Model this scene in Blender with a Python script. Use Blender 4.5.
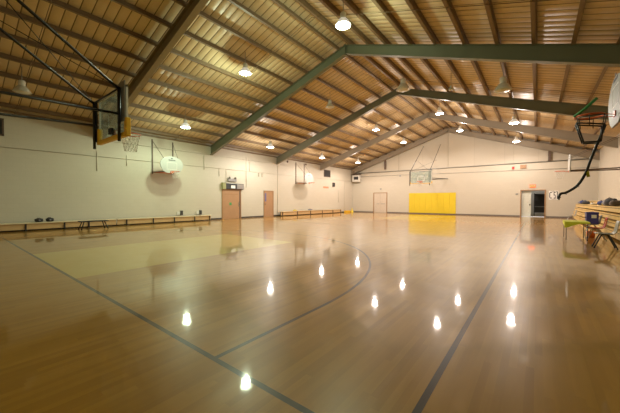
import bpy, math, random
from mathutils import Vector, Matrix
random.seed(7)
PI = math.pi
for o in list(bpy.data.objects): bpy.data.objects.remove(o)
C = bpy.context.scene.collection
SC = bpy.context.scene

# ---------------------------------------------------------------- camera
YAW, PITCH, ROLL, CH = 0.66169, 0.02012, 0.0025, 1.3755
fwd = Vector((-math.sin(YAW)*math.cos(PITCH), math.cos(YAW)*math.cos(PITCH), -math.sin(PITCH)))
right = Vector((math.cos(YAW), math.sin(YAW), 0))
up = right.cross(fwd)
r2 = right*math.cos(ROLL)+up*math.sin(ROLL); u2 = up*math.cos(ROLL)-right*math.sin(ROLL)
cd = bpy.data.cameras.new('camera'); cam = bpy.data.objects.new('camera', cd); C.objects.link(cam)
cam.matrix_world = Matrix(((r2.x, u2.x, -fwd.x, 0), (r2.y, u2.y, -fwd.y, 0), (r2.z, u2.z, -fwd.z, CH), (0, 0, 0, 1)))
cd.sensor_width = 36; cd.lens = 291.9/620*36; cd.clip_start = .05; cd.clip_end = 200
SC.camera = cam
# ---------------------------------------------------------------- world, exposure
w = bpy.data.worlds.new('world'); SC.world = w; w.use_nodes = True
w.node_tree.nodes['Background'].inputs[0].default_value = (1, .95, .88, 1)
w.node_tree.nodes['Background'].inputs[1].default_value = 0.05
SC.view_settings.view_transform = 'Standard'; SC.view_settings.look = 'None'
SC.view_settings.gamma = 1; SC.view_settings.use_curve_mapping = False
SC.view_settings.exposure = 0.0
LAMP_W = 300.0          # power of one lit high bay lamp

# ---------------------------------------------------------------- dimensions
XL, XR, YB, YN, XA = -18.14, 3.74, 31.9, -3.4, -7.18
SL = .32
def zbeam(x): return 8.66-SL*abs(x-XA)      # top of the rafters
def zceil(x): return zbeam(x)+.2
BASE, SIDE, CX, FARB = 1.47, -.6, -8.22, 27.07

# ---------------------------------------------------------------- mesh helpers
class MB:
    def __init__(s): s.v = []; s.f = []; s.m = []; s.sm = []
    def add(s, vs, fs, mi=0, smooth=False):
        b = len(s.v); s.v += [tuple(v) for v in vs]
        for f in fs: s.f.append(tuple(b+i for i in f)); s.m.append(mi); s.sm.append(smooth)
        return s
    def box(s, a, b, mi=0):
        x0, x1 = sorted((a[0], b[0])); y0, y1 = sorted((a[1], b[1])); z0, z1 = sorted((a[2], b[2]))
        vs = [(x0,y0,z0),(x1,y0,z0),(x1,y1,z0),(x0,y1,z0),(x0,y0,z1),(x1,y0,z1),(x1,y1,z1),(x0,y1,z1)]
        return s.add(vs, [(0,3,2,1),(4,5,6,7),(0,1,5,4),(1,2,6,5),(2,3,7,6),(3,0,4,7)], mi)
    def prism(s, pts, axis, a, b, mi=0):
        """pts 2-D outline; axis 0: (y,z) extruded in x, 1: (x,z) in y, 2: (x,y) in z"""
        def P(p, t): return {0: (t,p[0],p[1]), 1: (p[0],t,p[1]), 2: (p[0],p[1],t)}[axis]
        n = len(pts); vs = [P(p, a) for p in pts]+[P(p, b) for p in pts]
        fs = [tuple(range(n)), tuple(range(2*n-1, n-1, -1))]+[(i, n+i, n+(i+1) % n, (i+1) % n) for i in range(n)]
        return s.add(vs, fs, mi)
    def tube(s, path, r, n=8, mi=0, close=False):
        path = [Vector(p) for p in path]; m = len(path); vs = []; fs = []
        ref = None
        for i, p in enumerate(path):
            if close: t = path[(i+1) % m]-path[i-1]
            else: t = path[min(i+1, m-1)]-path[max(i-1, 0)]
            t.normalize()
            if ref is None: ref = Vector((0,0,1)) if abs(t.z) < .9 else Vector((1,0,0))
            u = t.cross(ref).normalized(); v = u.cross(t).normalized(); ref = v
            rr = r[i] if isinstance(r, (list, tuple)) else r
            vs += [p+u*math.cos(2*PI*k/n)*rr+v*math.sin(2*PI*k/n)*rr for k in range(n)]
        for i in range(m if close else m-1):
            j = (i+1) % m
            fs += [(i*n+k, i*n+(k+1) % n, j*n+(k+1) % n, j*n+k) for k in range(n)]
        if not close: fs += [tuple(range(n-1, -1, -1)), tuple((m-1)*n+k for k in range(n))]
        return s.add(vs, fs, mi, True)
    def lathe(s, prof, c=(0,0,0), n=24, mi=0, axis='z'):
        vs = []; fs = []
        for (r, z) in prof:
            for k in range(n):
                a = 2*PI*k/n; x, y = r*math.cos(a), r*math.sin(a)
                p = (x, y, z) if axis == 'z' else ((z, x, y) if axis == 'x' else (x, z, y))
                vs.append((c[0]+p[0], c[1]+p[1], c[2]+p[2]))
        for i in range(len(prof)-1):
            fs += [(i*n+k, i*n+(k+1) % n, (i+1)*n+(k+1) % n, (i+1)*n+k) for k in range(n)]
        return s.add(vs, fs, mi, True)
    def build(s, name, mats, parent=None, bevel=0):
        me = bpy.data.meshes.new(name); me.from_pydata(s.v, [], s.f)
        if not isinstance(mats, (list, tuple)): mats = [mats]
        for m in mats: me.materials.append(m)
        for i, p in enumerate(me.polygons): p.material_index = s.m[i]; p.use_smooth = s.sm[i]
        me.update(); 
        import bmesh
        bm = bmesh.new(); bm.from_mesh(me); bmesh.ops.recalc_face_normals(bm, faces=bm.faces); bm.to_mesh(me); bm.free()
        o = bpy.data.objects.new(name, me); C.objects.link(o)
        if parent: o.parent = parent
        if bevel:
            b = o.modifiers.new('bevel', 'BEVEL'); b.width = bevel; b.segments = 2; b.limit_method = 'ANGLE'
        return o
def tag(o, label=None, cat=None, group=None, kind=None):
    if label: o['label'] = label
    if cat: o['category'] = cat
    if group: o['group'] = group
    if kind: o['kind'] = kind
    return o
def empty(name, loc=(0,0,0), rz=0, label=None, cat=None, group=None):
    o = bpy.data.objects.new(name, None); C.objects.link(o); o.location = loc; o.rotation_euler = (0,0,rz)
    return tag(o, label, cat, group)
def struct(name, mb, m, parent=None, bevel=0):
    o = mb.build(name, m, parent, bevel)
    if not parent: o['kind'] = 'structure'
    return o
def dup(root, loc, rz, label, group=None):
    r = root.copy(); C.objects.link(r); r.location = loc; r.rotation_euler = (0,0,rz); r['label'] = label
    if group: r['group'] = group
    for ch in list(root.children):
        c = ch.copy(); C.objects.link(c); c.parent = r
        for g in ch.children:
            d = g.copy(); C.objects.link(d); d.parent = c
    return r
def at(px, py, Y):
    """world point on the plane y=Y behind a photo position (used to read sizes off the photograph)"""
    r = fwd+r2*((px-310)/291.9)-u2*((py-206.5)/291.9); t = Y/r.y
    return (r.x*t, Y, CH+r.z*t)

# ---------------------------------------------------------------- materials
def nt(name):
    m = bpy.data.materials.new(name); m.use_nodes = True
    return m, m.node_tree, m.node_tree.nodes['Principled BSDF']
def mat(name, col, rough=.5, metal=0, noise=.12, scale=6, spec=.5, bump=0):
    m, t, b = nt(name); N = t.nodes.new; L = t.links.new
    b.inputs['Roughness'].default_value = rough; b.inputs['Metallic'].default_value = metal
    b.inputs['Specular IOR Level'].default_value = spec
    tc = N('ShaderNodeTexCoord'); n = N('ShaderNodeTexNoise'); n.inputs['Scale'].default_value = scale; n.inputs['Detail'].default_value = 4
    L(tc.outputs['Object'], n.inputs['Vector'])
    mx = N('ShaderNodeMix'); mx.data_type = 'RGBA'
    mx.inputs[6].default_value = (*[c*(1-noise) for c in col], 1); mx.inputs[7].default_value = (*[min(1, c*(1+noise)) for c in col], 1)
    L(n.outputs['Fac'], mx.inputs[0]); L(mx.outputs[2], b.inputs['Base Color'])
    if bump:
        bp = N('ShaderNodeBump'); bp.inputs['Strength'].default_value = bump; L(n.outputs['Fac'], bp.inputs['Height']); L(bp.outputs[0], b.inputs['Normal'])
    return m
def emit(name, col, s):
    m, t, b = nt(name); b.inputs['Base Color'].default_value = (*col, 1)
    b.inputs['Emission Color'].default_value = (*col, 1); b.inputs['Emission Strength'].default_value = s
    return m
class G:
    """small node-graph calculator"""
    def __init__(s, t): s.t = t
    def m(s, op, a, b=None, c=None):
        n = s.t.nodes.new('ShaderNodeMath'); n.operation = op
        for i, v in enumerate((a, b, c)):
            if v is None: continue
            if isinstance(v, (int, float)): n.inputs[i].default_value = v
            else: s.t.links.new(v, n.inputs[i])
        return n.outputs[0]
    def between(s, x, a, b): return s.m('MULTIPLY', s.m('GREATER_THAN', x, a), s.m('LESS_THAN', x, b))
    def AND(s, a, b): return s.m('MULTIPLY', a, b)
    def OR(s, a, b): return s.m('MAXIMUM', a, b)
    def mix(s, f, a, b):
        n = s.t.nodes.new('ShaderNodeMix'); n.data_type = 'RGBA'
        for i, v in ((0, f), (6, a), (7, b)):
            if isinstance(v, tuple): n.inputs[i].default_value = (*v, 1) if len(v) == 3 else v
            elif isinstance(v, (int, float)): n.inputs[i].default_value = v
            else: s.t.links.new(v, n.inputs[i])
        return n.outputs[2]
    def pos(s):
        g = s.t.nodes.new('ShaderNodeNewGeometry'); x = s.t.nodes.new('ShaderNodeSeparateXYZ'); s.t.links.new(g.outputs['Position'], x.inputs[0])
        return x.outputs[0], x.outputs[1], x.outputs[2], g.outputs['Position']
    def vec(s, a, b, c=0.0):
        n = s.t.nodes.new('ShaderNodeCombineXYZ')
        for i, v in enumerate((a, b, c)):
            if isinstance(v, (int, float)): n.inputs[i].default_value = v
            else: s.t.links.new(v, n.inputs[i])
        return n.outputs[0]
    def noise(s, v, scale, detail=3, rough=.5):
        n = s.t.nodes.new('ShaderNodeTexNoise'); n.inputs['Scale'].default_value = scale; n.inputs['Detail'].default_value = detail; n.inputs['Roughness'].default_value = rough
        s.t.links.new(v, n.inputs['Vector']); return n.outputs['Fac']
    def white(s, v):
        n = s.t.nodes.new('ShaderNodeTexWhiteNoise'); s.t.links.new(v, n.inputs['Vector']); return n.outputs['Value']

def floor_mat():
    m, t, b = nt('varnished maple floor'); g = G(t); x, y, z, P = g.pos(); L = t.links.new
    # narrow boards running the length of the court
    bi = g.m('FLOOR', g.m('DIVIDE', x, .057)); off = g.m('MULTIPLY', g.white(g.vec(bi, 0.5)), 3.0)
    li = g.m('FLOOR', g.m('DIVIDE', g.m('ADD', y, off), 1.1))
    r = g.white(g.vec(bi, li, 1.0))
    grain = g.noise(g.vec(g.m('MULTIPLY', x, 9.0), g.m('MULTIPLY', y, .7), 0.0), 3.0, 5, .6)
    big = g.noise(g.vec(g.m('MULTIPLY', x, 1.6), g.m('MULTIPLY', y, .35), 0.0), 1.0, 3)
    c = g.mix(r, FL_A, FL_B); c = g.mix(g.m('MULTIPLY', grain, .55), c, FL_C)
    c = g.mix(g.m('MULTIPLY', g.m('SUBTRACT', big, .3), .8), c, (.36,.175,.03))
    # painted keys
    def key(y0, y1): return g.AND(g.between(x, CX-1.85, CX+1.85), g.between(y, y0, y1))
    yel = g.OR(key(BASE, BASE+5.79), key(FARB-5.79, FARB))
    ncol = g.mix(g.m('MULTIPLY', grain, .5), (.55,.40,.085), (.49,.36,.075))
    c = g.mix(g.m('MULTIPLY', yel, .93), c, ncol)
    # lines
    hw = .025
    inx = g.between(x, CX-7.62-hw, CX+7.62+hw); iny = g.between(y, BASE-hw, FARB+hw)
    def hl(yy): return g.AND(g.m('LESS_THAN', g.m('ABSOLUTE', g.m('SUBTRACT', y, yy)), hw), inx)
    def vl(xx): return g.AND(g.m('LESS_THAN', g.m('ABSOLUTE', g.m('SUBTRACT', x, xx)), hw), iny)
    ln = g.OR(g.OR(hl(BASE), hl(FARB)), g.OR(vl(CX-7.62), vl(CX+7.62)))
    mid = hl((BASE+FARB)/2); ln = g.OR(ln, mid)
    for yb, sgn in ((BASE+1.6, 1), (FARB-1.6, -1)):
        dx = g.m('SUBTRACT', x, CX); dy = g.m('SUBTRACT', y, yb)
        R = g.m('SQRT', g.m('ADD', g.m('MULTIPLY', dx, dx), g.m('MULTIPLY', dy, dy)))
        past = g.m('GREATER_THAN', g.m('MULTIPLY', dy, sgn), 0.0)
        arc = g.AND(g.m('LESS_THAN', g.m('ABSOLUTE', g.m('SUBTRACT', R, 6.02)), hw), past)
        st = g.AND(g.AND(g.m('LESS_THAN', g.m('ABSOLUTE', g.m('SUBTRACT', g.m('ABSOLUTE', dx), 6.02)), hw), g.m('SUBTRACT', 1.0, past)), iny)
        ln = g.OR(ln, g.OR(arc, st))
    c = g.mix(g.m('MULTIPLY', ln, .92), c, (.018,.024,.028))
    L(c, b.inputs['Base Color'])
    sc = g.noise(P, 2.2, 5, .65)
    L(g.m('ADD', g.m('MULTIPLY', sc, .16), .28), b.inputs['Roughness'])      # worn wood under the varnish
    b.inputs['IOR'].default_value = 1.5; b.inputs['Specular IOR Level'].default_value = FL_S
    b.inputs['Coat Weight'].default_value = .8; b.inputs['Coat IOR'].default_value = 1.45
    L(g.m('ADD', g.m('MULTIPLY', sc, .05), FL_R), b.inputs['Coat Roughness'])
    bp = t.nodes.new('ShaderNodeBump'); bp.inputs['Strength'].default_value = .015; bp.inputs['Distance'].default_value = .01
    L(g.m('ADD', g.m('MULTIPLY', r, .25), g.noise(g.vec(g.m('MULTIPLY', x, 3.0), y), 1.2, 3)), bp.inputs['Height']); L(bp.outputs[0], b.inputs['Normal']); L(bp.outputs[0], b.inputs['Coat Normal'])
    return m
FL_A, FL_B, FL_C = (.48,.26,.030), (.36,.185,.020), (.27,.13,.014)
FL_R, FL_S = .02, .22
def block_mat(name, ca, cb, dirt=.25):
    m, t, b = nt(name); g = G(t); x, y, z, P = g.pos(); L = t.links.new
    br = t.nodes.new('ShaderNodeTexBrick'); L(g.vec(g.m('ADD', x, y), z), br.inputs['Vector'])
    br.inputs['Scale'].default_value = 1; br.inputs['Brick Width'].default_value = .406; br.inputs['Row Height'].default_value = .203
    br.inputs['Mortar Size'].default_value = .008; br.inputs['Mortar Smooth'].default_value = .4; br.inputs['Bias'].default_value = 0
    br.inputs['Color1'].default_value = (*ca, 1); br.inputs['Color2'].default_value = (*cb, 1); br.inputs['Mortar'].default_value = (*[c*.93 for c in ca], 1)
    n = g.noise(P, .35, 4); n2 = g.noise(P, 2.5, 5, .7)
    c = g.mix(g.m('MULTIPLY', n, dirt), br.outputs['Color'], (.52,.43,.30))
    c = g.mix(g.m('MULTIPLY', g.m('GREATER_THAN', n2, .66), .12), c, (.42,.34,.24))
    L(c, b.inputs['Base Color']); b.inputs['Roughness'].default_value = .55
    bp = t.nodes.new('ShaderNodeBump'); bp.inputs['Strength'].default_value = .12; bp.inputs['Distance'].default_value = .01; bp.invert = True
    L(br.outputs['Fac'], bp.inputs['Height']); L(bp.outputs[0], b.inputs['Normal'])
    return m
def panel_mat(name, col, axis, pitch):
    m, t, b = nt(name); g = G(t); x, y, z, P = g.pos(); u = (x, y, z)[axis]; L = t.links.new
    fr = g.m('FRACT', g.m('DIVIDE', u, pitch)); seam = g.m('LESS_THAN', fr, .02)
    r = g.white(g.vec(g.m('FLOOR', g.m('DIVIDE', u, pitch)), 3.0))
    c = g.mix(r, tuple(k*.97 for k in col), tuple(min(1, k*1.06) for k in col)); c = g.mix(g.m('MULTIPLY', seam, .15), c, tuple(k*.5 for k in col))
    L(c, b.inputs['Base Color']); b.inputs['Roughness'].default_value = .5
    return m
def ceil_mat():
    m, t, b = nt('tan faced roof insulation'); g = G(t); x, y, z, P = g.pos(); L = t.links.new
    pitch = .305; v = g.m('DIVIDE', g.m('ADD', y, .15), pitch); fr = g.m('FRACT', v)
    seam = g.m('LESS_THAN', fr, .10)
    cell = g.vec(g.m('FLOOR', v), g.m('FLOOR', g.m('DIVIDE', g.m('ADD', g.m('ABSOLUTE', g.m('SUBTRACT', x, XA)), .7), 1.0)), g.m('GREATER_THAN', x, XA))
    r = g.white(cell)
    c = g.mix(r, CE_A, CE_B); n = g.noise(P, 1.3, 4, .6)
    c = g.mix(g.m('MULTIPLY', n, .45), c, CE_C)
    c = g.mix(g.m('MULTIPLY', seam, .8), c, (.10,.06,.03))
    L(c, b.inputs['Base Color']); L(g.m('ADD', g.m('MULTIPLY', n, .2), .3), b.inputs['Roughness'])
    # sagging facing between the seams
    bp = t.nodes.new('ShaderNodeBump'); bp.inputs['Strength'].default_value = .6; bp.inputs['Distance'].default_value = .04
    sag = g.m('MULTIPLY', g.m('MULTIPLY', fr, g.m('SUBTRACT', 1.0, fr)), 4.0)
    L(g.m('ADD', sag, g.m('MULTIPLY', n, .8)), bp.inputs['Height']); L(bp.outputs[0], b.inputs['Normal'])
    return m
CE_A, CE_B, CE_C = (.72,.58,.37), (.64,.50,.30), (.60,.45,.25)

M = {}
M['floor'] = floor_mat(); M['block'] = block_mat('painted block wall', (.60,.56,.465), (.585,.545,.45))
M['gable'] = panel_mat('painted gable panel', (.57,.52,.42), 0, 2.44)
M['ceil'] = ceil_mat()
M['base'] = mat('dark rubber base', (.06,.05,.045), .5)
M['basegrey'] = mat('grey rubber base', (.16,.14,.13), .5)
M['rafter'] = mat('sage green steel paint', (.155,.16,.10), .42, 0, .12, 1.5)
M['purlin'] = mat('brown primed steel', (.22,.15,.085), .5, 0, .2, 2)
M['black'] = mat('black paint', (.012,.012,.013), .35)
M['blackmatt'] = mat('matt black', (.02,.018,.018), .7)
M['greymetal'] = mat('grey steel', (.33,.33,.32), .35, .7)
M['chrome'] = mat('chrome', (.6,.6,.58), .2, 1)
M['white'] = mat('white enamel', (.46,.47,.44), .3, 0, .03)
M['offwhite'] = mat('off white paint', (.70,.68,.62), .45)
M['yellowpad'] = mat('yellow vinyl pad', (.74,.56,.025), .4, 0, .06, 2)
M['orangepad'] = mat('amber foam pad', (.85,.50,.02), .5)
M['orange'] = mat('orange rim paint', (.70,.13,.03), .4)
M['net'] = mat('nylon net', (.75,.72,.65), .8)
M['doorwood'] = mat('tan wood door', (.42,.24,.125), .4, 0, .12, 3)
M['frame'] = mat('tan door frame', (.36,.20,.09), .45)
M['doorgrey'] = mat('beige painted door', (.60,.52,.42), .45)
M['benchwood'] = mat('pale bench wood', (.74,.62,.40), .4, 0, .15, 3)
M['benchback'] = mat('brown bench panel', (.58,.38,.18), .5, 0, .15, 3)
M['bleacher'] = mat('golden bleacher wood', (.80,.55,.19), .32, 0, .14, 3)
M['conduit'] = mat('painted conduit', (.52,.47,.37), .5)
M['dark'] = mat('dark slot', (.05,.045,.04), .7)
M['louver'] = mat('brown louver', (.13,.085,.06), .5)
M['red'] = mat('red plastic', (.42,.045,.018), .5, 0, .1, 6, .12)
M['redalarm'] = mat('red alarm', (.6,.03,.02), .4)
M['orangeplastic'] = mat('orange plastic', (.8,.20,.03), .4)
M['greyplastic'] = mat('grey plastic', (.30,.29,.25), .35)
M['blue'] = mat('dark blue plastic', (.05,.05,.26), .35)
M['lime'] = mat('lime cloth', (.62,.64,.03), .6)
M['green'] = mat('green strap', (.06,.30,.09), .6)
M['darkgrey'] = mat('charcoal fabric', (.045,.045,.05), .8)
M['bluefab'] = mat('blue fabric', (.04,.06,.20), .8)
M['greyfab'] = mat('grey fabric', (.22,.22,.25), .8)
M['brownfab'] = mat('brown fabric', (.10,.07,.05), .8)
M['yellowfab'] = mat('yellow fabric', (.75,.55,.05), .7)
M['paper'] = mat('white paper', (.85,.84,.80), .6, 0, .03)
M['ink'] = mat('black ink', (.03,.03,.035), .5)
M['sign'] = mat('purple sign', (.16,.15,.30), .5)
M['exit'] = emit('exit letters', (1,.45,.2), 1.6)
M['sill'] = mat('pale blue threshold', (.74,.80,.9), .8)
def glass_mat(name, tint, gl=.06):
    m = bpy.data.materials.new(name); m.use_nodes = True; t = m.node_tree; t.nodes.clear()
    o = t.nodes.new('ShaderNodeOutputMaterial'); mx = t.nodes.new('ShaderNodeMixShader'); tr = t.nodes.new('ShaderNodeBsdfTransparent'); g = t.nodes.new('ShaderNodeBsdfGlossy')
    lw = t.nodes.new('ShaderNodeLayerWeight'); lw.inputs[0].default_value = .5; g_ = G(t)
    fr = g_.m('ADD', g_.m('MULTIPLY', g_.m('POWER', lw.outputs['Facing'], 4.0), .6), gl)
    tr.inputs[0].default_value = (*tint, 1); g.inputs['Roughness'].default_value = .03
    df = t.nodes.new('ShaderNodeBsdfDiffuse'); df.inputs[0].default_value = (.62,.70,.66,1); m2 = t.nodes.new('ShaderNodeMixShader'); m2.inputs[0].default_value = .3
    t.links.new(tr.outputs[0], m2.inputs[1]); t.links.new(df.outputs[0], m2.inputs[2]); t.links.new(fr, mx.inputs[0]); t.links.new(m2.outputs[0], mx.inputs[1]); t.links.new(g.outputs[0], mx.inputs[2]); t.links.new(mx.outputs[0], o.inputs[0])
    return m
M['glass'] = glass_mat('backboard glass', (.90,.955,.94))
M['acrylic'] = mat('frosted grey acrylic', (.24,.25,.22), .5)
M['dome'] = mat('prismatic lamp dome', (.62,.60,.52), .25, 0, .1, 12)

# ================================================================ SETTING
struct('floor', MB().box((XL-.2, YN-.2, -.15), (XR+.2, YB+.2, 0)).box((XL-.2,YB+.2,-.15),(XR+.2,YB+4.4,-.005)), M['floor'])
struct('wall_left', MB().box((XL-.2, YN-.2, 0), (XL, YB+.2, zceil(XL)+.1)), M['block'])
struct('wall_right', MB().box((XR, YN-.2, 0), (XR+.2, YB+.2, zceil(XR)+.1)), M['block'])
struct('wall_near', MB().prism([(XL,0),(XR,0),(XR,zceil(XR)),(XA,zceil(XA)),(XL,zceil(XL))], 1, YN-.2, YN), M['block'])
DX0, DX1, DZ = -1.13, .48, 2.3
ZG = 4.68
struct('wall_back', MB().box((XL,YB,0),(DX0,YB+.2,ZG)).box((DX0,YB,DZ),(DX1,YB+.2,ZG)).box((DX1,YB,0),(XR,YB+.2,ZG)), M['block'])
struct('wall_gable', MB().prism([(XL,ZG),(XR,ZG),(XR,zceil(XR)),(XA,zceil(XA)),(XL,zceil(XL))], 1, YB+.02, YB+.2), M['gable'])
def cz(x): return zceil(x)
struct('ceiling', MB().prism([(XL-.2,cz(XL-.2)),(XA,cz(XA)),(XR+.2,cz(XR+.2)),(XR+.2,cz(XR+.2)+.15),(XA,cz(XA)+.15),(XL-.2,cz(XL-.2)+.15)], 1, YN-.2, YB+.2), M['ceil'])
struct('baseboard_left', MB().box((XL,YN,0),(XL+.015,12.8,.11)).box((XL,14.6,0),(XL+.015,16.93,.11)).box((XL,18.1,0),(XL+.015,YB,.11)), M['base'])
struct('baseboard_back', MB().box((XL,YB-.015,0),(-15.33,YB,.11)).box((-13.6,YB-.015,0),(DX0-.08,YB,.11)).box((DX1+.08,YB-.015,0),(XR,YB,.11)), M['basegrey'])
struct('baseboard_right', MB().box((XR-.015,YN,0),(XR,YB,.11)), M['basegrey'])
# pipes and conduits along the walls
struct('trim_1', MB().tube([(XL,YB-.06,4.70),(XR,YB-.06,4.74)], .035), M['greymetal'])
struct('trim_2', MB().tube([(XL,YB-.03,4.30),(XR,YB-.03,4.05)], .014), M['greymetal'])
struct('trim_3', MB().tube([(XL+.03,YN,3.62),(XL+.03,YB-.1,3.75)], .010), M['conduit'])
struct('trim_4', MB().tube([(XL+.03,5,4.52),(XL+.03,20,4.60)], .012), M['conduit'])
struct('trim_5', MB().box((XL,YN,zceil(XL)-.22),(XL+.05,YB,zceil(XL)-.12)), M['purlin'])
mb = MB()
for y, z0, z1 in ((11.4,3.5,4.5),(15.08,2.4,4.9),(15.4,3.7,4.6),(13.2,2.7,3.6),(12.6,3.1,3.7),(6.6,3.3,3.9),(5.2,2.9,3.9),(18.6,.3,4.4),(28.6,1.2,2.6),(29.9,.3,3.7)):
    mb.tube([(XL+.02,y,z0),(XL+.02,y,z1)], .016)
struct('trim_6', mb, M['conduit'])
# room beyond the open door
struct('wall_beyond', MB().box((-3.5,YB+4.2,0),(3.5,YB+4.4,3)).box((-3.7,YB+.2,0),(-3.5,YB+4.4,3)).box((3.5,YB+.2,0),(3.7,YB+4.4,3)), M['offwhite'])
struct('ceiling_beyond', MB().box((-3.7,YB+.2,3),(3.7,YB+4.4,3.1)), M['offwhite'])
struct('trim_7', MB().box((DX0,YB-.02,0),(DX1,YB+1.3,.02)), M['sill'])

# ---------------------------------------------------------------- doors
def frame_x(x0, x1, z1, y, w=.07, d=.05):     # frame on a wall facing -y
    return MB().box((x0-w,y-d,0),(x0,y+.2,z1+w)).box((x1,y-d,0),(x1+w,y+.2,z1+w)).box((x0,y-d,z1),(x1,y+.2,z1+w))
def frame_y(y0, y1, z1, x, w=.07, d=.04):     # frame on the left wall
    return MB().box((x,y0-w,0),(x+d,y0,z1+w)).box((x,y1,0),(x+d,y1+w,z1+w)).box((x,y0,z1),(x+d,y1,z1+w))
d = empty('door_1', (XL,13.7,0)); d['kind'] = 'structure'
frame_y(-.80,.80,2.16,0).build('door_frame', M['frame'], d)
l = MB().box((0,-.80,.01),(.02,.80,2.16)).build('door_leaf', M['doorwood'], d)
MB().box((.02,.60,.9),(.035,.68,1.25)).box((.02,.60,1.0),(.07,.63,1.04)).build('handle', M['chrome'], l)
MB().box((.02,-.22,1.02),(.025,-.02,1.22)).build('notice', M['green'], l)
MB().box((.02,.70,.02),(.03,.79,2.10)).build('edge_strip', M['louver'], l)
MB().box((.02,-.78,1.82),(.03,.6,1.86)).build('rail', M['frame'], l)
d = empty('door_2', (XL,17.52,0)); d['kind'] = 'structure'
frame_y(-.50,.50,2.14,0).build('door_frame', M['frame'], d)
l = MB().box((0,-.50,.01),(.02,.50,2.14)).build('door_leaf', M['doorwood'], d)
MB().box((.02,-.44,1.0),(.07,-.40,1.15)).build('handle', M['chrome'], l)
MB().box((.02,-.46,1.30),(.028,-.28,2.0)).build('sign_strip', M['sign'], l)
d = empty('door_3', (-14.46,YB,0)); d['kind'] = 'structure'
frame_x(-.78,.78,2.26,0).build('door_frame', M['frame'], d)
for s in (-1, 1):
    l = MB().box((min(0,s*.77)+.005,-.03,.01),(max(0,s*.77)-.005,0,2.25)).build('door_leaf', M['doorgrey'], d)
    MB().box((s*.12-.3 if s<0 else .12,-.06,1.0),(s*.12 if s<0 else .42+.2,-.03,1.05)).build('push_bar', M['greymetal'], l)
d = empty('door_4', ((DX0+DX1)/2,YB,0)); d['kind'] = 'structure'
frame_x(-.805,.805,2.30,0).build('door_frame', M['frame'], d)
l = MB().box((-.79,.16,.03),(-.12,.20,2.26)).build('door_leaf', mat('pale green white door', (.66,.68,.60), .4), d)
MB().box((-.24,.12,1.0),(-.16,.16,1.14)).build('handle', M['chrome'], l)
# dark shelf rack in the room beyond
r = empty('storage_rack', (.28,YB+2.2,0), 0, 'dark storage rack standing in the room beyond the open back door', 'shelf')
for sx in (-.5,.5):
    for sy in (-.25,.25): MB().box((sx-.03,sy-.03,0),(sx+.03,sy+.03,2.1)).build('post', M['dark'], r)
for z in (.3,.85,1.4,2.0): MB().box((-.5,-.25,z),(.5,.25,z+.04)).build('shelf', M['greymetal'] if z<1 else M['dark'], r)
MB().box((-.49,.23,.3),(.49,.25,2.05)).build('back_panel', M['dark'], r)
r = empty('added_lamp', (-.6,YB+1.9,3), 0, 'added flat ceiling lamp to light the room beyond the open back door', 'lamp')  # unseen lamp, added to brighten the room behind the doorway
MB().box((-.3,-.15,-.08),(.3,.15,0)).build('housing', M['white'], r)
MB().box((-.27,-.12,-.09),(.27,.12,-.08)).build('diffuser', emit('added glow panel', (.95,.98,1), 4), r)
li = bpy.data.lights.new('added_light', 'POINT'); li.energy = 35; li.shadow_soft_size = .2; li.color = (1,.95,.88)
lo = bpy.data.objects.new('added_light', li); C.objects.link(lo); lo.location = (0,0,-.3); lo.parent = r

# ================================================================ ROOF STEEL
def rafter(y, label, m):
    def band(top, bot, y0, y1, mb):
        xs = [XL+.0, XA, XR-.0]
        mb.prism([(x, top(x)) for x in xs]+[(x, bot(x)) for x in xs[::-1]], 1, y0, y1)
    dep = lambda x: .42+.19*abs(x-XA)/10.95
    t = empty('roof_rafter', (0, y, 0), 0, label, 'beam', 'steel rafters across the hall')
    mb = MB(); band(lambda x: zbeam(x)-.015, lambda x: zbeam(x)-dep(x)+.015, -.012, .012, mb); mb.build('web', m, t)
    mb = MB(); band(lambda x: zbeam(x), lambda x: zbeam(x)-.018, -.11, .11, mb); mb.build('top_flange', m, t)
    mb = MB(); band(lambda x: zbeam(x)-dep(x)+.018, lambda x: zbeam(x)-dep(x), -.11, .11, mb); mb.build('bottom_flange', m, t)
    mb = MB()
    for x in (XA-.02, XA+.0): mb.box((x-.01,-.11,zbeam(XA)-.47),(x+.02,.11,zbeam(XA)+.0))
    mb.build('ridge_plate', m, t)
FY = [5.4, 11.95, 18.5, 25.05, 31.55]
RM = [mat('tan lit steel paint', (.25,.19,.10), .45), M['rafter']]+[mat('lamp toned steel paint', c_, .45, 0, .15, 1) for c_ in ((.20,.19,.13),(.34,.29,.22),(.30,.25,.18))]  # one steel paint; the light on each rafter is put into its colour
for rm, y, lb in zip(RM, FY, ('roof rafter nearest the camera, crossing above the near basket', 'dark green roof rafter just beyond the bright lamp, second from the camera',
                      'roof rafter in the middle, third from the camera', 'roof rafter fourth from the camera, next to the gable one', 'roof rafter lying against the far gable wall')):
    rafter(y, lb, rm)
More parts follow.
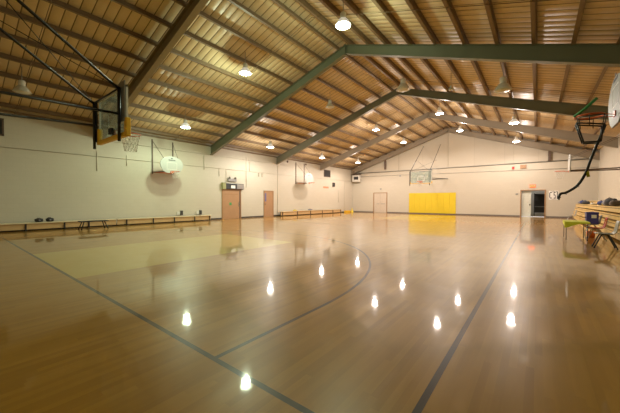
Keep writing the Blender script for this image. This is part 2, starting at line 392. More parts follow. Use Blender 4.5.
# purlins: one along each line of the roof
k = 0
ordw = ['ridge', 'second', 'third', 'fourth', 'fifth', 'sixth', 'seventh', 'eighth', 'ninth', 'tenth', 'eleventh']
for side in (-1, 1):
    for i in range(11):
        dx = (.42+.0*i if i == 0 else .28+1.03*i) if side < 0 else (.28,1.22,2.05,3.05,4.05,5.05,6.05,7.05,8.0,8.95,9.95)[i]
        x = XA+side*dx
        if dx > 10.8: continue
        z = zbeam(x)
        mb = MB(); mb.box((x-.012,YN,z+.005),(x+.012,YB,z+.195)); f = side*-1
        mb.box((min(x,x+f*.09),YN,z+.003),(max(x,x+f*.09),YB,z+.014)).box((min(x,x-f*.09),YN,z+.182),(max(x,x-f*.09),YB,z+.194))
        o = mb.build('roof_purlin', M['purlin'])
        sd = 'left' if side < 0 else 'right'
        lb = ('brown roof purlin beside the ridge on the %s slope' % sd) if i == 0 else ('brown roof purlin on the %s slope, %s counted from the ridge' % (sd, ordw[i]))
        tag(o, lb, 'beam', 'brown purlins under the roof')
bays = [(2.2,'over the camera bay'),(9.3,'in the bay of the bright lamp'),(16.6,'in the bay past the dark green rafter'),(21.8,'in the fourth bay'),(28.3,'in the last bay by the gable')]
for y, lb in bays:
    o = MB().tube([(XL+.05,y,zbeam(XL)-.01),(XA,y,zbeam(XA)-.01),(XR-.05,y,zbeam(XR)-.01)], .011, 6).build('bridging_rod', M['purlin'])
    tag(o, 'thin steel bridging rod under the purlins '+lb, 'rod', 'bridging rods')
# posts of the gable wall
for x, z0, z1, m in ((-13.85,5.0,zbeam(-13.85)-.5,'louver'),(.75,4.8,zbeam(.75)-.45,'louver')):
    o = MB().box((x-.09,YB-.18,z0),(x+.09,YB-.0,z1)).box((x-.11,YB-.2,z0-.03),(x+.11,YB,z0)).build('gable_post', M[m])
    tag(o, 'dark steel post stub on the gable %s' % ('left of the end basket' if x < -5 else 'high above the open door'), 'post')
for x, lb in ((-7.2,'below the ridge'),(-1.75,'right of the ridge'),(-12.3,'left of the end basket')):
    o = MB().box((x-.03,YB-.02,4.76),(x+.03,YB+.02,zbeam(x)-.45)).build('gable_strip', M['conduit'])
    tag(o, 'thin tan vertical cover strip on the gable wall '+lb, 'strip')

# ================================================================ LAMPS
LITDOME = emit('glowing prismatic dome', (.9,.88,.8), .35)
def lamp(P, lit, label, col=(1,.93,.82), power=1.0, small=1.0, group='high bay lamps'):
    x, y, z = P; s = small
    t = empty('high_bay_lamp', (x, y, z), 0, label, 'lamp', group)
    top = zbeam(x)-z
    MB().tube([(0,0,.33*s),(0,0,max(top+.2, .4))], .012, 6).build('hanger', M['greymetal'], t)
    MB().lathe([(.001,.36*s),(.085*s,.35*s),(.10*s,.33*s),(.10*s,.17*s),(.07*s,.14*s)], n=16).build('ballast', M['offwhite'], t)
    MB().lathe([(.07*s,.16*s),(.13*s,.13*s),(.20*s,.05*s),(.25*s,-.05*s),(.262*s,-.08*s),(.25*s,-.08*s),(.19*s,.04*s),(.12*s,.11*s),(.06*s,.14*s)], n=24).build('reflector', LITDOME if lit else M['dome'], t)
    lm = emit('lamp lens', col, 22) if lit else M['dome']
    MB().lathe([(.23*s,-.03),(.24*s,-.07*s),(.16*s,-.11*s),(.001,-.125*s)], n=20).build('lens', lm, t)
    if lit:
        li = bpy.data.lights.new('lamp_light', 'SPOT'); li.energy = LAMP_W*power*1.6; li.shadow_soft_size = .13; li.color = col
        li.spot_size = math.radians(176); li.spot_blend = .45
        lo = bpy.data.objects.new('lamp_light', li); C.objects.link(lo); lo.location = (0,0,-.30); lo.parent = t
        li = bpy.data.lights.new('lamp_glow', 'POINT'); li.energy = LAMP_W*power*.5; li.shadow_soft_size = .1; li.color = col
        lo = bpy.data.objects.new('lamp_glow', li); C.objects.link(lo); lo.location = (0,0,-.32); lo.parent = t
GR, WM, PK = (.82,1,.70), (1,.94,.84), (1,.86,.76)
lamp((-15.2,8.45,5.43), True, 'lit lamp in front of the nearer left wall basket', GR, .6)
lamp((-10.2,8.45,7.03), True, 'lit lamp high on the left slope, left of the brightest lamp', GR)
lamp((-5.29,8.60,7.40), True, 'brightest lit lamp, closest to the ridge above the near court', GR)
lamp((-15.45,15.1,5.35), True, 'lit lamp hanging above the two left wall doors', WM)
lamp((-15.5,21.65,5.34), True, 'lit lamp over the farther left wall basket', PK, .7)
lamp((-10.15,21.5,7.05), True, 'lit lamp on the left slope over mid court, above the far bench', PK)
lamp((-5.4,21.4,7.45), True, 'lit lamp beside the ridge just past the third rafter', PK)
lamp((-1.16,21.2,6.08), True, 'lit lamp on the right slope over the far half of the court', PK)
lamp((-15.06,27.6,5.48), True, 'lit lamp near the far left corner', PK)
lamp((-10.2,27.7,7.05), True, 'lit lamp before the gable wall, left of the end basket', PK)
lamp((-5.26,27.4,7.39), True, 'lit lamp below the gable peak, right of the end basket', PK)
lamp((-1.4,28.6,6.2), True, 'lit lamp before the gable wall above the open back door', PK)
lamp((-15.15,2.04,5.45), False, 'unlit lamp at the left photo edge, above the black basket struts')
lamp((-5.94,15.96,7.61), False, 'large unlit dome lamp at the ridge by the middle rafter', small=1.4)
lamp((-1.2,14.61,6.09), False, 'unlit dome lamp on the right slope in the middle bay', small=1.25)
lamp((-9.99,14.77,7.11), False, 'unlit dome lamp on the left slope in the middle bay')
lamp((-3.41,15.56,6.85), False, 'small unlit pendant between the two unlit dome lamps', small=.45)

# ================================================================ BASKETS
def net_mb(c, r, axisn, h=.42, n=12, rad=.004, rows=5):
    mb = MB()
    rs = [r*(1-.42*(i/rows)**.8) for i in range(rows+1)]
    def pt(i, k): 
        a = 2*PI*(k+.5*(i % 2))/n; return (c[0]+rs[i]*math.cos(a), c[1]+rs[i]*math.sin(a), c[2]-h*i/rows)
    for i in range(rows):
        for k in range(n):
            k2 = k if i % 2 == 0 else k+1
            mb.tube([pt(i,k), pt(i+1,k2 if i % 2 else k)], rad, 4); mb.tube([pt(i,k), pt(i+1,(k-1) if i % 2 == 0 else k)], rad, 4)
    return mb
def ring(c, r, n=28): return [(c[0]+r*math.cos(2*PI*k/n), c[1]+r*math.sin(2*PI*k/n), c[2]) for k in range(n)]
def fan_outline(w=1.37, h=.98, z0=2.98):
    pts = [(-.32,z0),(.32,z0),(.52,z0+.10),(w/2-.02,z0+.36),(w/2,z0+.50)]
    for k in range(1, 12):
        a = PI*k/12; pts.append((w/2*math.cos(a), z0+.50+(h-.50)*math.sin(a)))
    pts += [(-w/2,z0+.50),(-w/2+.02,z0+.36),(-.52,z0+.10)]
    return pts
def side_basket(loc, rz, reach, label, with_net=True, z0=2.98, rr=.011, wd_=1.37, bm='white'):
    """local +x is out from the wall"""
    t = empty('wall_basket', loc, rz, label, 'basketball hoop', 'fan backboard baskets on the side walls')
    b = MB().prism(fan_outline(wd_, 1.0 if z0 < 2.95 else .98, z0), 0, reach, reach+.035).build('backboard', M[bm], t, .006)
    mb = MB()                       # small unreadable maker's mark: rows of dark dashes
    for k, (y, wd) in enumerate(((-.2,.07),(-.1,.05),(-.03,.06),(.06,.04),(.13,.07))): mb.box((reach+.035,y,3.70),(reach+.039,y+wd,3.755))
    mb.box((reach+.035,-.06,3.80),(reach+.039,.05,3.85)); mb.build('maker_mark', M['ink'], b)
    mb = MB()
    for a, c_ in (((-.3,3.18),(.3,3.2)),((-.3,3.58),(.3,3.6))): mb.box((reach+.035,a[0],a[1]),(reach+.038,c_[0],c_[1]))
    for y in (-.3,.28): mb.box((reach+.035,y,3.18),(reach+.038,y+.02,3.6))
    mb.build('aiming_square', M['offwhite'], b)
    cx = reach+.035+.15+.23
    rm = MB().tube(ring((cx,0,3.05), .23), rr, 8, close=True).box((reach+.035,-.10,2.98),(reach+.05,.10,3.08)).tube([(reach+.04,-.09,3.0),(cx-.12,-.19,3.05)], .008).tube([(reach+.04,.09,3.0),(cx-.12,.19,3.05)], .008).build('rim', M['orange'], t)
    if with_net: net_mb((cx,0,3.04), .225, 0, rad=.0035, n=10).build('net', M['net'], t)
    for s in (-1, 1):
        MB().box((.0,s*.62-.03,2.95),(.04,s*.62+.03,5.0)).build('wall_upright', M['louver'], t)
        MB().tube([(.03,s*.62,3.05),(reach,s*.3,3.05)], .02 if reach < 2 else .032).build('lower_strut', M['brownfab'], t)
        MB().tube([(.03,s*.62,4.92),(reach,s*.42,3.75)], .010).build('upper_strut', M['brownfab'], t)
    MB().tube([(.05,-.62,3.05),(reach-.05,.3,3.05)], .012).tube([(.05,.62,3.05),(.05,-.62,3.05)], .016).build('cross_brace', M['orange'] if reach < 2 else M['brownfab'], t)
    MB().box((reach-.03,-.36,3.0),(reach,-.30,3.85)).box((reach-.03,.30,3.0),(reach,.36,3.85)).build('mount_rail', M['greymetal'], t)
    return t
side_basket((XL,8.6,0), 0, 1.1, 'white fan basket on the left wall, nearer one left of the doors')
side_basket((XL,21.7,0), 0, 1.1, 'white fan basket on the left wall, farther one beyond the doors')
side_basket((XR,21.5,0), PI, 2.36, 'small far basket on the right wall, seen edge-on above the bleachers')
side_basket((XR,8.5,.12), PI, 2.49, 'near basket on the right wall cut off by the right photo edge, red rim', False, 2.80, .02, 1.5, 'acrylic')

def main_basket(yw, yb, sgn, label, steep, ztop, cx=CX, ax=0, lo=None, pad=.07):
    """end basket: board at yb facing sgn, wall at yw"""
    t = empty('end_basket', (cx, yw, 0), 0, label, 'basketball hoop', 'glass end baskets')
    B = yb-yw; X0, X1, Z0, Z1 = -.9, .9, 2.90, 3.97
    g = MB().box((X0+.03,B-.008,Z0+.03),(X1-.03,B+.008,Z1-.03)).build('backboard', M['glass'], t); g['label'] = 'clear glass backboard'
    mb = MB().box((X0,B-.02,Z0),(X0+.04,B+.02,Z1)).box((X1-.04,B-.02,Z0),(X1,B+.02,Z1)).box((X0,B-.02,Z0),(X1,B+.02,Z0+.04)).box((X0,B-.02,Z1-.04),(X1,B+.02,Z1))
    mb.build('board_frame', M['offwhite'], t)
    fy = B+sgn*.009; e = sgn*.003
    mb = MB()
    for a, b in (((-.305,3.07),(.305,3.12)),((-.305,3.49),(.305,3.54)),((-.305,3.07),(-.255,3.54)),((.255,3.07),(.305,3.54))): mb.box((a[0],fy,a[1]),(b[0],fy+e,b[1]))
    mb.build('aiming_square', M['paper'], t)
    MB().box((X0-.01,B-.05,Z0-pad),(X1+.01,B+.05,Z0+pad*.4)).build('bottom_pad', M['orangepad'], t, .015)
    for s in (-1, 1):
        x = s*.9; MB().box((x-pad*.85,B-.055,Z0-pad),(x+pad*.85,B+.055,Z0+pad*4.8)).build('corner_pad', M['orangepad'], t, .015)
    rc = (0, B+sgn*.40, 3.05)
    MB().tube(ring(rc, .23), .011, 8, close=True).box((-.12,B+sgn*.01,2.96),(.12,B+sgn*.03,3.10)).tube([(-.1,B+sgn*.02,2.98),(-.17,rc[1]-sgn*.15,3.04)], .01).tube([(.1,B+sgn*.02,2.98),(.17,rc[1]-sgn*.15,3.04)], .01).build('rim', M['orange'], t)
    net_mb((0,rc[1],3.04), .225, 0, rad=.005).build('net', M['net'], t)
    bk = B-sgn*.09
    MB().box((-.10,B-sgn*.02,2.98),(.10,B-sgn*.06,3.12)).build('rim_plate', M['blackmatt'], t)
    for s in (-1, 1):
        x = s*.62
        mx = .68 if s > 0 else -1.0
        MB().tube([(mx,bk,2.72),(mx,bk,3.95)], .035).build('mast', M['black'], t)
        if s > 0: MB().box((.60,bk+sgn*.03,3.16),(.91,bk+sgn*.05,4.06)).build('side_plate', M['greymetal'], t)
        else: MB().box((-.99,bk+sgn*.03,2.9),(-.90,bk+sgn*.05,3.97)).build('side_plate', M['blackmatt'], t)
        MB().tube([(mx,bk,3.34),(mx,sgn*.02,3.17 if s > 0 else 2.98) if not lo else (mx+lo[0],sgn*.02,lo[1])], .028).build('lower_strut', M['black'], t)
        MB().tube([(mx,bk,3.90),(mx+ax,bk-sgn*steep[0],ztop)], .032 if not lo else .022).build('upper_strut', M['black'], t)
    MB().tube([(.68,bk,3.92),(-1.0,bk-sgn*2.2,3.9+2.2*(ztop-3.9)/steep[0])], .009, 6).tube([(-1.0,bk,3.92),(.68,bk-sgn*2.2,3.9+2.2*(ztop-3.9)/steep[0])], .009, 6).build('brace_rod', M['black'], t)
    MB().tube([(-1.0,bk,3.92),(.68,bk,3.92)], .02).build('cross_tube', M['black'], t)
    MB().tube([(-1.0,sgn*.02,2.98),(.68,sgn*.02,3.17)] if not lo else [(-1.0+lo[0],sgn*.02,lo[1]),(.68+lo[0],sgn*.02,lo[1])], .03).build('wall_rail', M['black'], t)
    return t
main_basket(YN, 2.69, 1, 'black framed glass basket hanging at upper left, seen from behind', (5.4,), 7.65)
main_basket(YB, FARB-1.22, -1, 'glass basket on the far gable wall above the yellow pads', (5.9,), 7.15, CX+.25, -.6, (.1,3.62), .03)

# ball return chute and strap on the near right basket
Y0 = 8.4
t = empty('ball_return', (.86,Y0,2.9), 0, 'black tube ball return chute hanging under the near right basket rim', 'ball return')
def loc(p): return (p[0]-.86, p[1]-Y0, p[2]-2.9)
hose = [(605,124),(597,143),(590,160),(585,173),(577,185),(566,192),(560,193.5),(558,199)]
hp = [Vector(at(a, b, Y0)) for a, b in hose]
def smooth(ps, n=5):
    out = []
    for i in range(len(ps)-1):
        p0, p1, p2, p3 = ps[max(i-1,0)], ps[i], ps[i+1], ps[min(i+2,len(ps)-1)]
        for k in range(n):
            u = k/n; out.append(.5*((2*p1)+(p2-p0)*u+(2*p0-5*p1+4*p2-p3)*u*u+(3*p1-p0-3*p2+p3)*u**3))
    return out+[ps[-1]]
for dy in (-.024, .024):
    MB().tube([loc((p.x, p.y+dy, p.z)) for p in smooth(hp)], .015, 6).build('chute_rail', M['black'], t)
MB().tube([loc((p.x+.015, p.y, p.z-.02)) for p in smooth(hp)], .015, 6).build('chute_rail', M['black'], t)
mb = MB()
for p in smooth(hp)[2::6]: mb.tube([loc((p.x,p.y-.04,p.z)),loc((p.x+.03,p.y,p.z-.04)),loc((p.x,p.y+.04,p.z))], .009, 5)
mb.build('chute_clip', M['black'], t)
tr = [at(a, b, Y0) for a, b in ((576,124),(583,143),(600,142),(603,125))]
for dy in (-.11, .11):
    mb = MB()
    for i in range(4): p, p_ = tr[i], tr[(i+1) % 4]; mb.tube([loc((p[0], p[1]+dy, p[2])), loc((p_[0], p_[1]+dy, p_[2]))], .017, 6)
    mb.build('basket_loop', M['black'], t)
mb = MB()
for p in tr: mb.tube([loc((p[0],p[1]-.11,p[2])), loc((p[0],p[1]+.11,p[2]))], .010, 6)
mb.build('cross_bar', M['black'], t)
c = MB()
for k in range(6): a = 2*PI*k/6+.3; c.tube([loc((.86+.24*math.cos(a),Y0+.24*math.sin(a),3.14)),loc((.86+.21*math.cos(a),Y0+.18*math.sin(a),2.92))], .008, 5)
c.tube(ring(loc((.86,Y0,3.12)), .215, 20), .010, 6, close=True)
c.build('hook_ring', M['black'], t)
MB().tube([loc(at(587,171,Y0)), loc(at(588.5,177,Y0))], .03, 6).build('tag', M['lime'], t)
o = MB()
a, b = Vector(at(574,117,Y0)), Vector(at(597,98,Y0))
o.tube([a, a.lerp(b,.5)+Vector((0,0,-.02)), b], .028, 8)
tag(o.build('bungee_strap', M['green']), 'green bungee strap slanting up from the near right rim', 'strap')

# ================================================================ BACK WALL THINGS
t = empty('wall_pad', (-8.75,YB,0), 0, 'bright yellow padded wall mat under the far end basket', 'wall pad')
for k in range(8):
    x = -2.34+k*.585; MB().box((x+.004,-.05,.10),(x+.583,0,2.22)).build('pad_panel', M['yellowpad'], t, .004)
t = empty('exit_sign', (-.36,YB,2.68), 0, 'glowing red exit sign above the open back door', 'exit sign')
MB().box((-.21,-.05,-.12),(.21,0,.14)).build('sign_box', emit('glowing sign face', (1,.13,.03), .9), t)
def word(name, txt, size, loc_, rot, m, parent):
    cu = bpy.data.curves.new(name, 'FONT'); cu.body = txt; cu.size = size; cu.extrude = .003; cu.align_x = 'CENTER'; cu.align_y = 'CENTER'
    o = bpy.data.objects.new(name, cu); C.objects.link(o); bpy.context.view_layer.update()
    me = bpy.data.meshes.new_from_object(o.evaluated_get(bpy.context.evaluated_depsgraph_get())); me.materials.clear(); me.materials.append(m)
    bpy.data.objects.remove(o); o = bpy.data.objects.new(name, me); C.objects.link(o); o.location = loc_; o.rotation_euler = rot; o.parent = parent
    return o
word('letters', 'EXIT', .19, (0,-.055,.01), (PI/2,0,0), M['exit'], t)
o = MB().box((-1.84,YB-.08,4.24),(-1.66,YB,4.46)).build('fire_alarm', M['redalarm']); tag(o, 'small red fire alarm box high on back wall left of the exit', 'alarm')
t = empty('wall_box', (-1.03,YB,4.42), 0, 'brown junction box beside the red alarm on the back wall', 'box')
MB().box((-.22,-.1,-.17),(.22,0,.17)).build('case', M['doorwood'], t); MB().box((-.15,-.11,-.1),(.15,-.1,.1)).build('cover', M['frame'], t)
# poster with black strokes
t = empty('poster', (1.06,YB,1.88), 0, 'white poster with bold black strokes right of the open door', 'poster')
MB().box((-.31,-.012,-.37),(.31,0,.37)).build('sheet', M['paper'], t)
mb = MB(); yy = (-.016,-.012)
for a in ((-.27,-.2,-.22,.2),(-.24,.2,-.10,.27),(-.24,-.27,-.10,-.2),(.01,.22,.14,.30),(.01,-.02,.12,.05),(.01,-.28,.14,-.2),(.01,.05,.05,.22),(.10,-.2,.14,-.02),(.22,-.3,.27,.3),(.16,.27,.27,.32),(-.05,.27,-.02,.32),(-.12,-.34,.2,-.32),(-.15,.33,.05,.35)):
    mb.box((a[0],yy[0],a[1]),(a[2],yy[1],a[3]))
mb.build('black_strokes', M['ink'], t)
t = empty('corner_display', (-17.35,31.5,4.05), 0, 'white box with dark screen hung in the far left corner', 'display')
MB().box((-.55,-.15,-.38),(.45,.15,.42)).build('case', M['offwhite'], t, .02)
MB().box((-.30,-.17,-.12),(.28,-.15,.22)).build('screen', M['ink'], t)
MB().box((-.6,-.2,.5),(.5,.2,.56)).tube([(-.4,0,.42),(-.4,0,.95)], .03).tube([(.3,0,.42),(.3,0,.95)], .03).tube([(-.4,0,.95),(-.4,.38,.95)], .03).tube([(.3,0,.95),(.3,.38,.95)], .03).build('bracket', M['louver'], t)
o = MB().lathe([(.001,.5),(.03,.49),(.13,.05),(.17,.04),(.17,0),(.001,0)], (-17.8,31.2,0), 14).build('floor_cone', M['yellowfab']); tag(o, 'small yellow cone on the floor in the far left corner', 'cone')
o = MB().box((-17.95,29.6,0),(-17.6,30.5,.22)).build('low_box', M['orangepad'], None, .02); tag(o, 'low amber box on the floor by the yellow cone', 'box')
# small plates on the back wall
for x, z, lb in ((-12.1,4.15,'small grey switch plate on the back wall right of the dark post'),(-14.4,2.75,'small plate above the closed double doors'),(-1.45,2.0,'small grey plate left of the open back door')):
    o = MB().box((x-.09,YB-.03,z-.07),(x+.09,YB,z+.07)).build('wall_plate', M['greymetal']); tag(o, lb, 'plate')

# ================================================================ LEFT WALL THINGS
def louver(y0, y1, z0, z1, lb):
    t = empty('wall_louver', (XL,(y0+y1)/2,(z0+z1)/2), 0, lb, 'vent'); hy, hz = (y1-y0)/2, (z1-z0)/2
    MB().box((0,-hy,-hz),(.05,-hy+.06,hz)).box((0,hy-.06,-hz),(.05,hy,hz)).box((0,-hy,-hz),(.05,hy,-hz+.06)).box((0,-hy,hz-.06),(.05,hy,hz)).build('frame', M['louver'], t)
    mb = MB().box((0,-hy,-hz),(.008,hy,hz)); n = max(5, int(2*hz/.09))
    for k in range(n):
        z = -hz+.06+(2*hz-.12)*k/n; mb.add([(.01,-hy+.05,z+.06),(.045,-hy+.05,z),(.045,hy-.05,z),(.01,hy-.05,z+.06),(.01,-hy+.05,z+.07),(.045,-hy+.05,z+.01),(.045,hy-.05,z+.01),(.01,hy-.05,z+.07)], [(0,1,2,3),(4,7,6,5),(0,4,5,1),(2,6,7,3),(1,5,6,2),(0,3,7,4)])
    mb.build('slats', M['dark'], t)
louver(1.0,1.86,4.12,4.86,'dark brown louver high on the left wall at photo edge')
louver(25.7,26.9,3.95,4.72,'brown louver high on the left wall beyond the doors')
t = empty('door_header_unit', (XL+.004,13.75,2.42), 0, 'dark cluttered equipment box above the wider left wall door', 'box')
MB().box((0,-.68,-.20),(.16,.98,.22)).build('case', M['darkgrey'], t, .01)
MB().box((0,-.95,-.22),(.18,-.68,.26)).build('side_box', mat('olive box', (.32,.32,.14), .5), t)
MB().box((.16,-.22,-.14),(.17,.16,.08)).build('label_card', M['paper'], t)
MB().box((.16,.32,-.17),(.175,.95,.19)).build('grille', M['greymetal'], t)
t = empty('emergency_light', (XL,13.72,2.92), 0, 'grey emergency light above the equipment box on left wall', 'lamp')
MB().box((0,-.38,-.13),(.10,.38,.10)).build('case', M['greymetal'], t, .01)
for y in (-.26,.26): MB().lathe([(.001,.12),(.06,.12),(.08,0),(.001,0)], (.08,y,.14), 12, axis='x').build('lamp_head', M['greyplastic'], t)
o = MB().box((XL,27.35,2.95),(XL+.12,27.75,3.4)).build('thermostat_box', M['dark'], None, .02); tag(o, 'small dark box on the left wall right of the far louver', 'box')
o = MB().box((XL,25.6,2.72),(XL+.02,26.6,2.92)).build('wall_sign', mat('salmon sign', (.6,.28,.16), .5)); tag(o, 'small salmon strip sign on the left wall below the far louver', 'sign')
for y in (16.4, 16.8):
    o = MB().box((XL,y-.07,3.35),(XL+.06,y+.07,3.65)).build('wall_speaker', M['conduit']); tag(o, 'small tan box high between the left doors, %s of the pair' % ('nearer' if y < 16.5 else 'farther'), 'box')
for y, lb in ((19.9,'left one, below the far fan basket struts'),(22.6,'right one, near the far fan basket')):
    o = MB().lathe([(.001,.05),(.09,.05),(.10,0)], (XL,y,4.95), 14, axis='x').build('alarm_bell', M['louver']); tag(o, 'small dark bell on the left wall, '+lb, 'bell')
for y, z, lb in ((9.68,.56,'above the bench, nearer of the two'),(11.02,.55,'above the bench end, farther of the two')):
    t = empty('wall_outlet', (XL,y,z), 0, 'small outlet box with dark block '+lb, 'outlet')
    MB().box((0,-.22,-.11),(.05,-.02,.09)).build('white_box', M['offwhite'], t); MB().box((0,-.01,-.13),(.09,.15,.15)).build('dark_box', M['dark'], t)

def bench(y0, y1, xf, z, legs, lb, kick=True):
    t = empty('wall_bench', (XL,(y0+y1)/2,0), 0, lb, 'bench'); L = (y1-y0)/2; w_ = xf-XL
    MB().box((w_-.34,-L,z-.045),(w_,L,z)).build('seat', M['benchwood'], t, .006)
    if kick: MB().box((w_-.09,-L,.07),(w_-.06,L,z-.046)).build('front_panel', M['benchback'], t)
    for yy in legs:
        y = yy-(y0+y1)/2
        MB().box((w_-.05,y-.025,0),(w_-.01,y+.025,z-.045)).box((w_-.32,y-.025,0),(w_-.28,y+.025,z-.045)).box((w_-.32,y-.025,z-.09),(w_-.01,y+.025,z-.045)).build('leg', M['blackmatt'], t)
    return t
bench(.3, 5.9, -17.60, .37, [1.2,2.42,3.75,4.7], 'long low wooden bench on the left wall, nearest section')
bench(5.95, 11.6, -17.60, .37, [6.4,7.8,9.05,10.4,11.5], 'long low wooden bench on the left wall, section ending at the door')
bench(18.6, 28.6, -17.65, .42, [18.8,20.8,22.8,24.8,26.8,28.4], 'long low wooden bench beyond the left wall doors')
# things on the far bench
for k, (y, c_, s) in enumerate(((19.3,'greyfab',.13),(21.2,'yellowfab',.08),(22.0,'offwhite',.09),(24.1,'brownfab',.10))):
    pass
def bag(P, size, m, lb, cat='bag', patch=None, rz=0, group=None):
    sx, sy, sz = size; t = empty('sports_bag', P, rz, lb, cat, group)
    mb = MB(); n, r = 16, 8; vs = []; fs = []
    for i in range(r+1):
        a = PI*i/r; 
        for k in range(n):
            b = 2*PI*k/n; q = 1+.08*math.sin(3*b+P[1]*3)+.06*math.sin(5*a+b*2)
            px = math.copysign(abs(math.sin(a)*math.cos(b))**.7, math.cos(b)); py = math.copysign(abs(math.sin(a)*math.sin(b))**.7, math.sin(b)); pz = math.copysign(abs(math.cos(a))**.7, math.cos(a))
            vs.append((px*sx/2*q, py*sy/2*q, max(0, sz/2+pz*sz/2*(q if pz > 0 else 1))))
    for i in range(r): fs += [(i*n+k, i*n+(k+1) % n, (i+1)*n+(k+1) % n, (i+1)*n+k) for k in range(n)]
    mb.add(vs, fs, 0, True).build('body', M[m], t)
    MB().tube([(-sx*.12,-sy*.25,sz*.92),(-sx*.14,-sy*.15,sz*1.12),(-sx*.14,sy*.15,sz*1.12),(-sx*.12,sy*.25,sz*.92)], .012, 6).build('handle', M['blackmatt'], t)
    if patch: MB().lathe([(.001,.02),(min(sy,sz)*.22,.015),(min(sy,sz)*.24,0)], (sx*.47,0,sz*.5), 14, axis='x').build('end_patch', M[patch], t)
    return t
bag((-17.78,2.87,.374), (.26,.29,.16), 'blackmatt', 'rounded black bag with pale centre on the left bench, left one', patch='greyfab')
bag((-17.78,3.24,.374), (.26,.29,.17), 'blackmatt', 'rounded black bag with pale centre on the left bench, right one', patch='greyfab')
bag((-17.82,20.6,.42), (.25,.5,.10), 'yellowfab', 'flat yellow folded cloth on the far bench', 'cloth')
bag((-17.82,22.9,.42), (.25,.6,.12), 'greyfab', 'grey folded garment on the far bench', 'clothes')
# low black stand before the left bench
t = empty('low_stand', (-16.6,4.6,0), 0, 'low black metal stand in front of the left wall bench', 'stand')
def lowstand():
    MB().box((-.22,-.55,.36),(.22,.55,.40)).build('top', M['blackmatt'], t)
    for sx in (-.18,.18):
        for sy in (-.5,.5): MB().tube([(sx*.8,sy*.8,.37),(sx*1.25,sy*1.05,0)], .022, 6).build('leg', M['blackmatt'], t)
    MB().tube([(-.2,-.5,.12),(.2,-.5,.12)], .012).tube([(-.2,.5,.12),(.2,.5,.12)], .012).build('stretcher', M['blackmatt'], t)
lowstand()

# ================================================================ BLEACHERS
rows = [(2.16,.08,.35),(2.22,.42,.62),(2.28,.69,.89),(2.34,.96,1.17),(2.85,1.24,1.42)]
secs = [(9.0,14.6,'nearest section, behind the grey chair'),(14.65,20.3,'middle section, behind the lime table'),(20.35,25.6,'third section'),(25.65,30.6,'far end section by the back wall')]
for (y0, y1, lb) in secs:
    yc = (y0+y1)/2; L = (y1-y0)/2
    t = empty('bleacher_unit', (XR,yc,0), 0, 'closed golden wood bleachers along the right wall, '+lb, 'bleachers', 'bleachers along the right wall')
    for i, (xf, zb, zt) in enumerate(rows):
        xb = XR-.05 if i == 4 else xf+.12
        x1 = 2.85 if i == 3 else (XR-.1 if i == 4 else xf+.25)
        MB().box((xf-XR,-L,zt-.045),(x1-XR,L,zt)).build('seat_board', M['bleacher'], t, .004)
        MB().box((xf+.015-XR,-L,zb+.0),(xf+.045-XR,L,zt-.07)).build('riser_board', M['bleacher'], t)
        MB().box((xf+.02-XR,-L,zt-.068),(xf+.07-XR,L,zt-.046)).build('gap_shade_strip', M['louver'], t)  # shade of the gap under each seat, drawn as a dark strip
    for s in (-1,1): MB().box((2.50-XR,s*(L-.05),.02),(XR-.12-XR,s*(L-.01),.85)).build('end_panel', M['bleacher'], t)
    mb = MB()
    for s in (-1, 1): mb.box((2.45-XR,s*(L-.3)-.03,0),(2.55-XR,s*(L-.3)+.03,1.1)).box((3.4-XR,s*(L-.3)-.03,0),(3.5-XR,s*(L-.3)+.03,1.35))
    mb.build('support_post', M['greymetal'], t)
# things lying on the fourth row
for (y, sx, sy, sz, m, lb, cat) in (
    (29.4,.35,.8,.20,'greyfab','pale grey folded jacket at the far end of the bleachers','clothes'),
    (28.2,.38,1.0,.26,'bluefab','blue bag near the far end of the bleachers','bag'),
    (26.8,.38,1.0,.22,'darkgrey','charcoal bag right of the far blue bag on bleachers','bag'),
    (23.6,.25,.5,.12,'offwhite','small white cloth alone on the bleachers between bag groups','cloth'),
    (20.5,.36,.7,.22,'bluefab','blue sports bag beginning the nearer pile on the bleachers','bag'),
    (19.75,.25,.45,.16,'yellowfab','yellow bag between blue bags on the bleachers','bag'),
    (19.1,.36,.6,.27,'greyfab','grey blue jacket heaped in the nearer bleacher pile','clothes'),
    (18.35,.40,.8,.33,'darkgrey','tallest charcoal backpack in the nearer bleacher pile','bag'),
    (17.5,.36,.7,.24,'brownfab','brown bag at the right end of the nearer bleacher pile','bag')):
    bag((2.57,y,1.175), (sx,sy,sz), m, lb, cat)

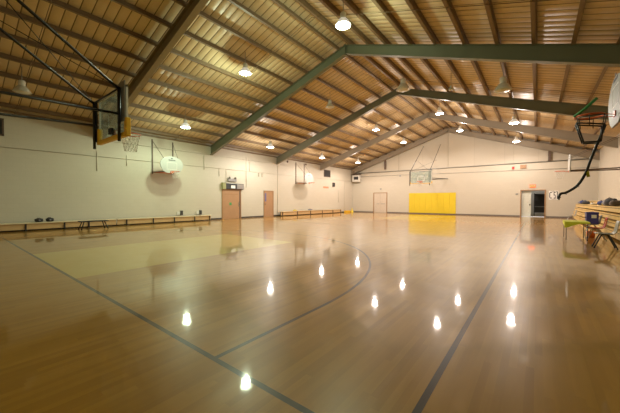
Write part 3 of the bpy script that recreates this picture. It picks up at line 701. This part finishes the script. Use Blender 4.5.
# ================================================================ CHAIRS, TABLE, COOLER
def shell_mb(w, hole=False):
    """classroom chair shell, front towards +x"""
    prof = [(.22,.425),(.20,.445),(.05,.44),(-.12,.435),(-.17,.45),(-.205,.50),(-.225,.60),(-.245,.72),(-.265,.82)]
    th = .014; cols = 9; mb = MB()
    def half(i): return w/2*(1-.12*max(0,(i-6))/2) if i > 4 else w/2*(1-.05*(i == 0))
    def pt(i, j, off):
        x, z = prof[i]; u = -1+2*j/(cols-1); dish = .02*u*u
        a = prof[max(i-1,0)]; b = prof[min(i+1,len(prof)-1)]; dx, dz = b[0]-a[0], b[1]-a[1]; l = math.hypot(dx, dz); nx, nz = dz/l, -dx/l   # points away from sitter's side
        return (x-nx*(off)-nx*-dish*0, u*half(i), z-nz*off) if True else None
    n = len(prof)
    front = [[pt(i,j,0) for j in range(cols)] for i in range(n)]; back = [[pt(i,j,th) for j in range(cols)] for i in range(n)]
    def skip(i, j): return hole and i in (6,) and 2 <= j <= cols-4+0
    vs = [p for r_ in front for p in r_]+[p for r_ in back for p in r_]; B = n*cols; fs = []
    for i in range(n-1):
        for j in range(cols-1):
            a, b, c_, d_ = i*cols+j, i*cols+j+1, (i+1)*cols+j+1, (i+1)*cols+j
            if skip(i, j): continue
            fs += [(a,b,c_,d_), (B+a,B+d_,B+c_,B+b)]
            for (p, q, ii, jj) in ((a,b,i-1,j),(d_,c_,i+1,j),(a,d_,i,j-1),(b,c_,i,j+1)):
                if not (0 <= ii < n-1 and 0 <= jj < cols-1) or skip(ii, jj): fs.append((p,q,B+q,B+p))
    return mb.add(vs, fs, 0, True)
def chair(P, rz, shell, legm, lb, w=.42, r=.013, hole=False):
    t = empty('classroom_chair', P, rz, lb, 'chair', 'classroom chairs by the bleachers')
    shell_mb(w, hole).build('shell', M[shell], t)
    for s in (-1, 1):
        y = s*(w/2-.05)
        MB().tube([(.02,y,.425),(.10,y*1.05,.38),(.24,y*1.15,.02),(.24,y*1.15,0)], r, 8).build('leg', M[legm], t)
        MB().tube([(.0,y,.425),(-.08,y*1.05,.38),(-.24,y*1.15,.02),(-.24,y*1.15,0)], r, 8).build('leg', M[legm], t)
        MB().tube([(.14,y,.428),(-.14,y,.425)], r, 8).build('seat_rail', M[legm], t)
    MB().tube([(.0,-(w/2-.05),.41),(.0,w/2-.05,.41)], r, 8).build('cross_rail', M[legm], t)
    return t
chair((1.58,12.1,0), PI, 'greyplastic', 'darkgrey', 'grey plastic chair nearest the camera at the right photo edge', r=.018)
chair((1.66,14.45,0), PI, 'red', 'greymetal', 'red plastic chair with a slot in its back beside the lime table', hole=True)
chair((1.80,16.7,0), PI, 'greyplastic', 'greymetal', 'pale grey chair behind the red one, carrying the blue cooler')
chair((1.72,25.2,0), PI, 'greyplastic', 'greymetal', 'grey chair farthest away, by the far end of the bleachers', w=.5)
t = empty('cooler_box', (1.80,16.7,.452), 0, 'dark blue square cooler with white label on the pale grey chair', 'cooler')
MB().box((-.20,-.24,0),(.17,.24,.42)).build('body', M['blue'], t, .02)
MB().box((-.21,-.25,.42),(.18,.25,.48)).build('lid', M['blue'], t, .015)
MB().box((-.05,-.252,.24),(.10,-.24,.37)).build('label', M['paper'], t)
MB().box((-.22,-.12,.24),(-.20,.12,.28)).build('handle', M['blackmatt'], t)
o = MB().lathe([(.001,0),(.11,0),(.14,.24),(.13,.24),(.10,.02),(.001,.02)], (1.62,15.3,0), 18).build('orange_bucket', M['orangeplastic']); tag(o, 'small orange bucket on the floor beside the red chair', 'bucket')
# table with lime cloth
t = empty('folding_table', (1.11,14.45,0), 0, 'small folding table with thin black legs beside the red chair', 'table')
MB().box((-.31,-.60,.615),(.31,.60,.64)).build('tabletop', M['greyplastic'], t, .004)
for sx in (-.28,.28):
    for sy in (-.55,.55): MB().tube([(sx,sy,.615),(sx,sy,0)], .011, 8).build('leg', M['blackmatt'], t)
MB().tube([(-.28,-.55,.45),(-.28,.55,.45)], .008, 6).tube([(.28,-.55,.45),(.28,.55,.45)], .008, 6).build('stretcher', M['blackmatt'], t)
o = MB().box((.79,13.83,.641),(1.45,15.07,.649)).prism([(.79,.645),(1.45,.645),(1.45,.60),(1.2,.585),(1.02,.52),(.90,.46),(.79,.43)], 1, 13.825, 13.832).prism([(13.83,.645),(15.07,.645),(15.07,.56),(14.4,.50),(13.83,.43)], 0, .788, .795).build('tablecloth', M['lime']); tag(o, 'lime yellow cloth draped over the small table', 'tablecloth')
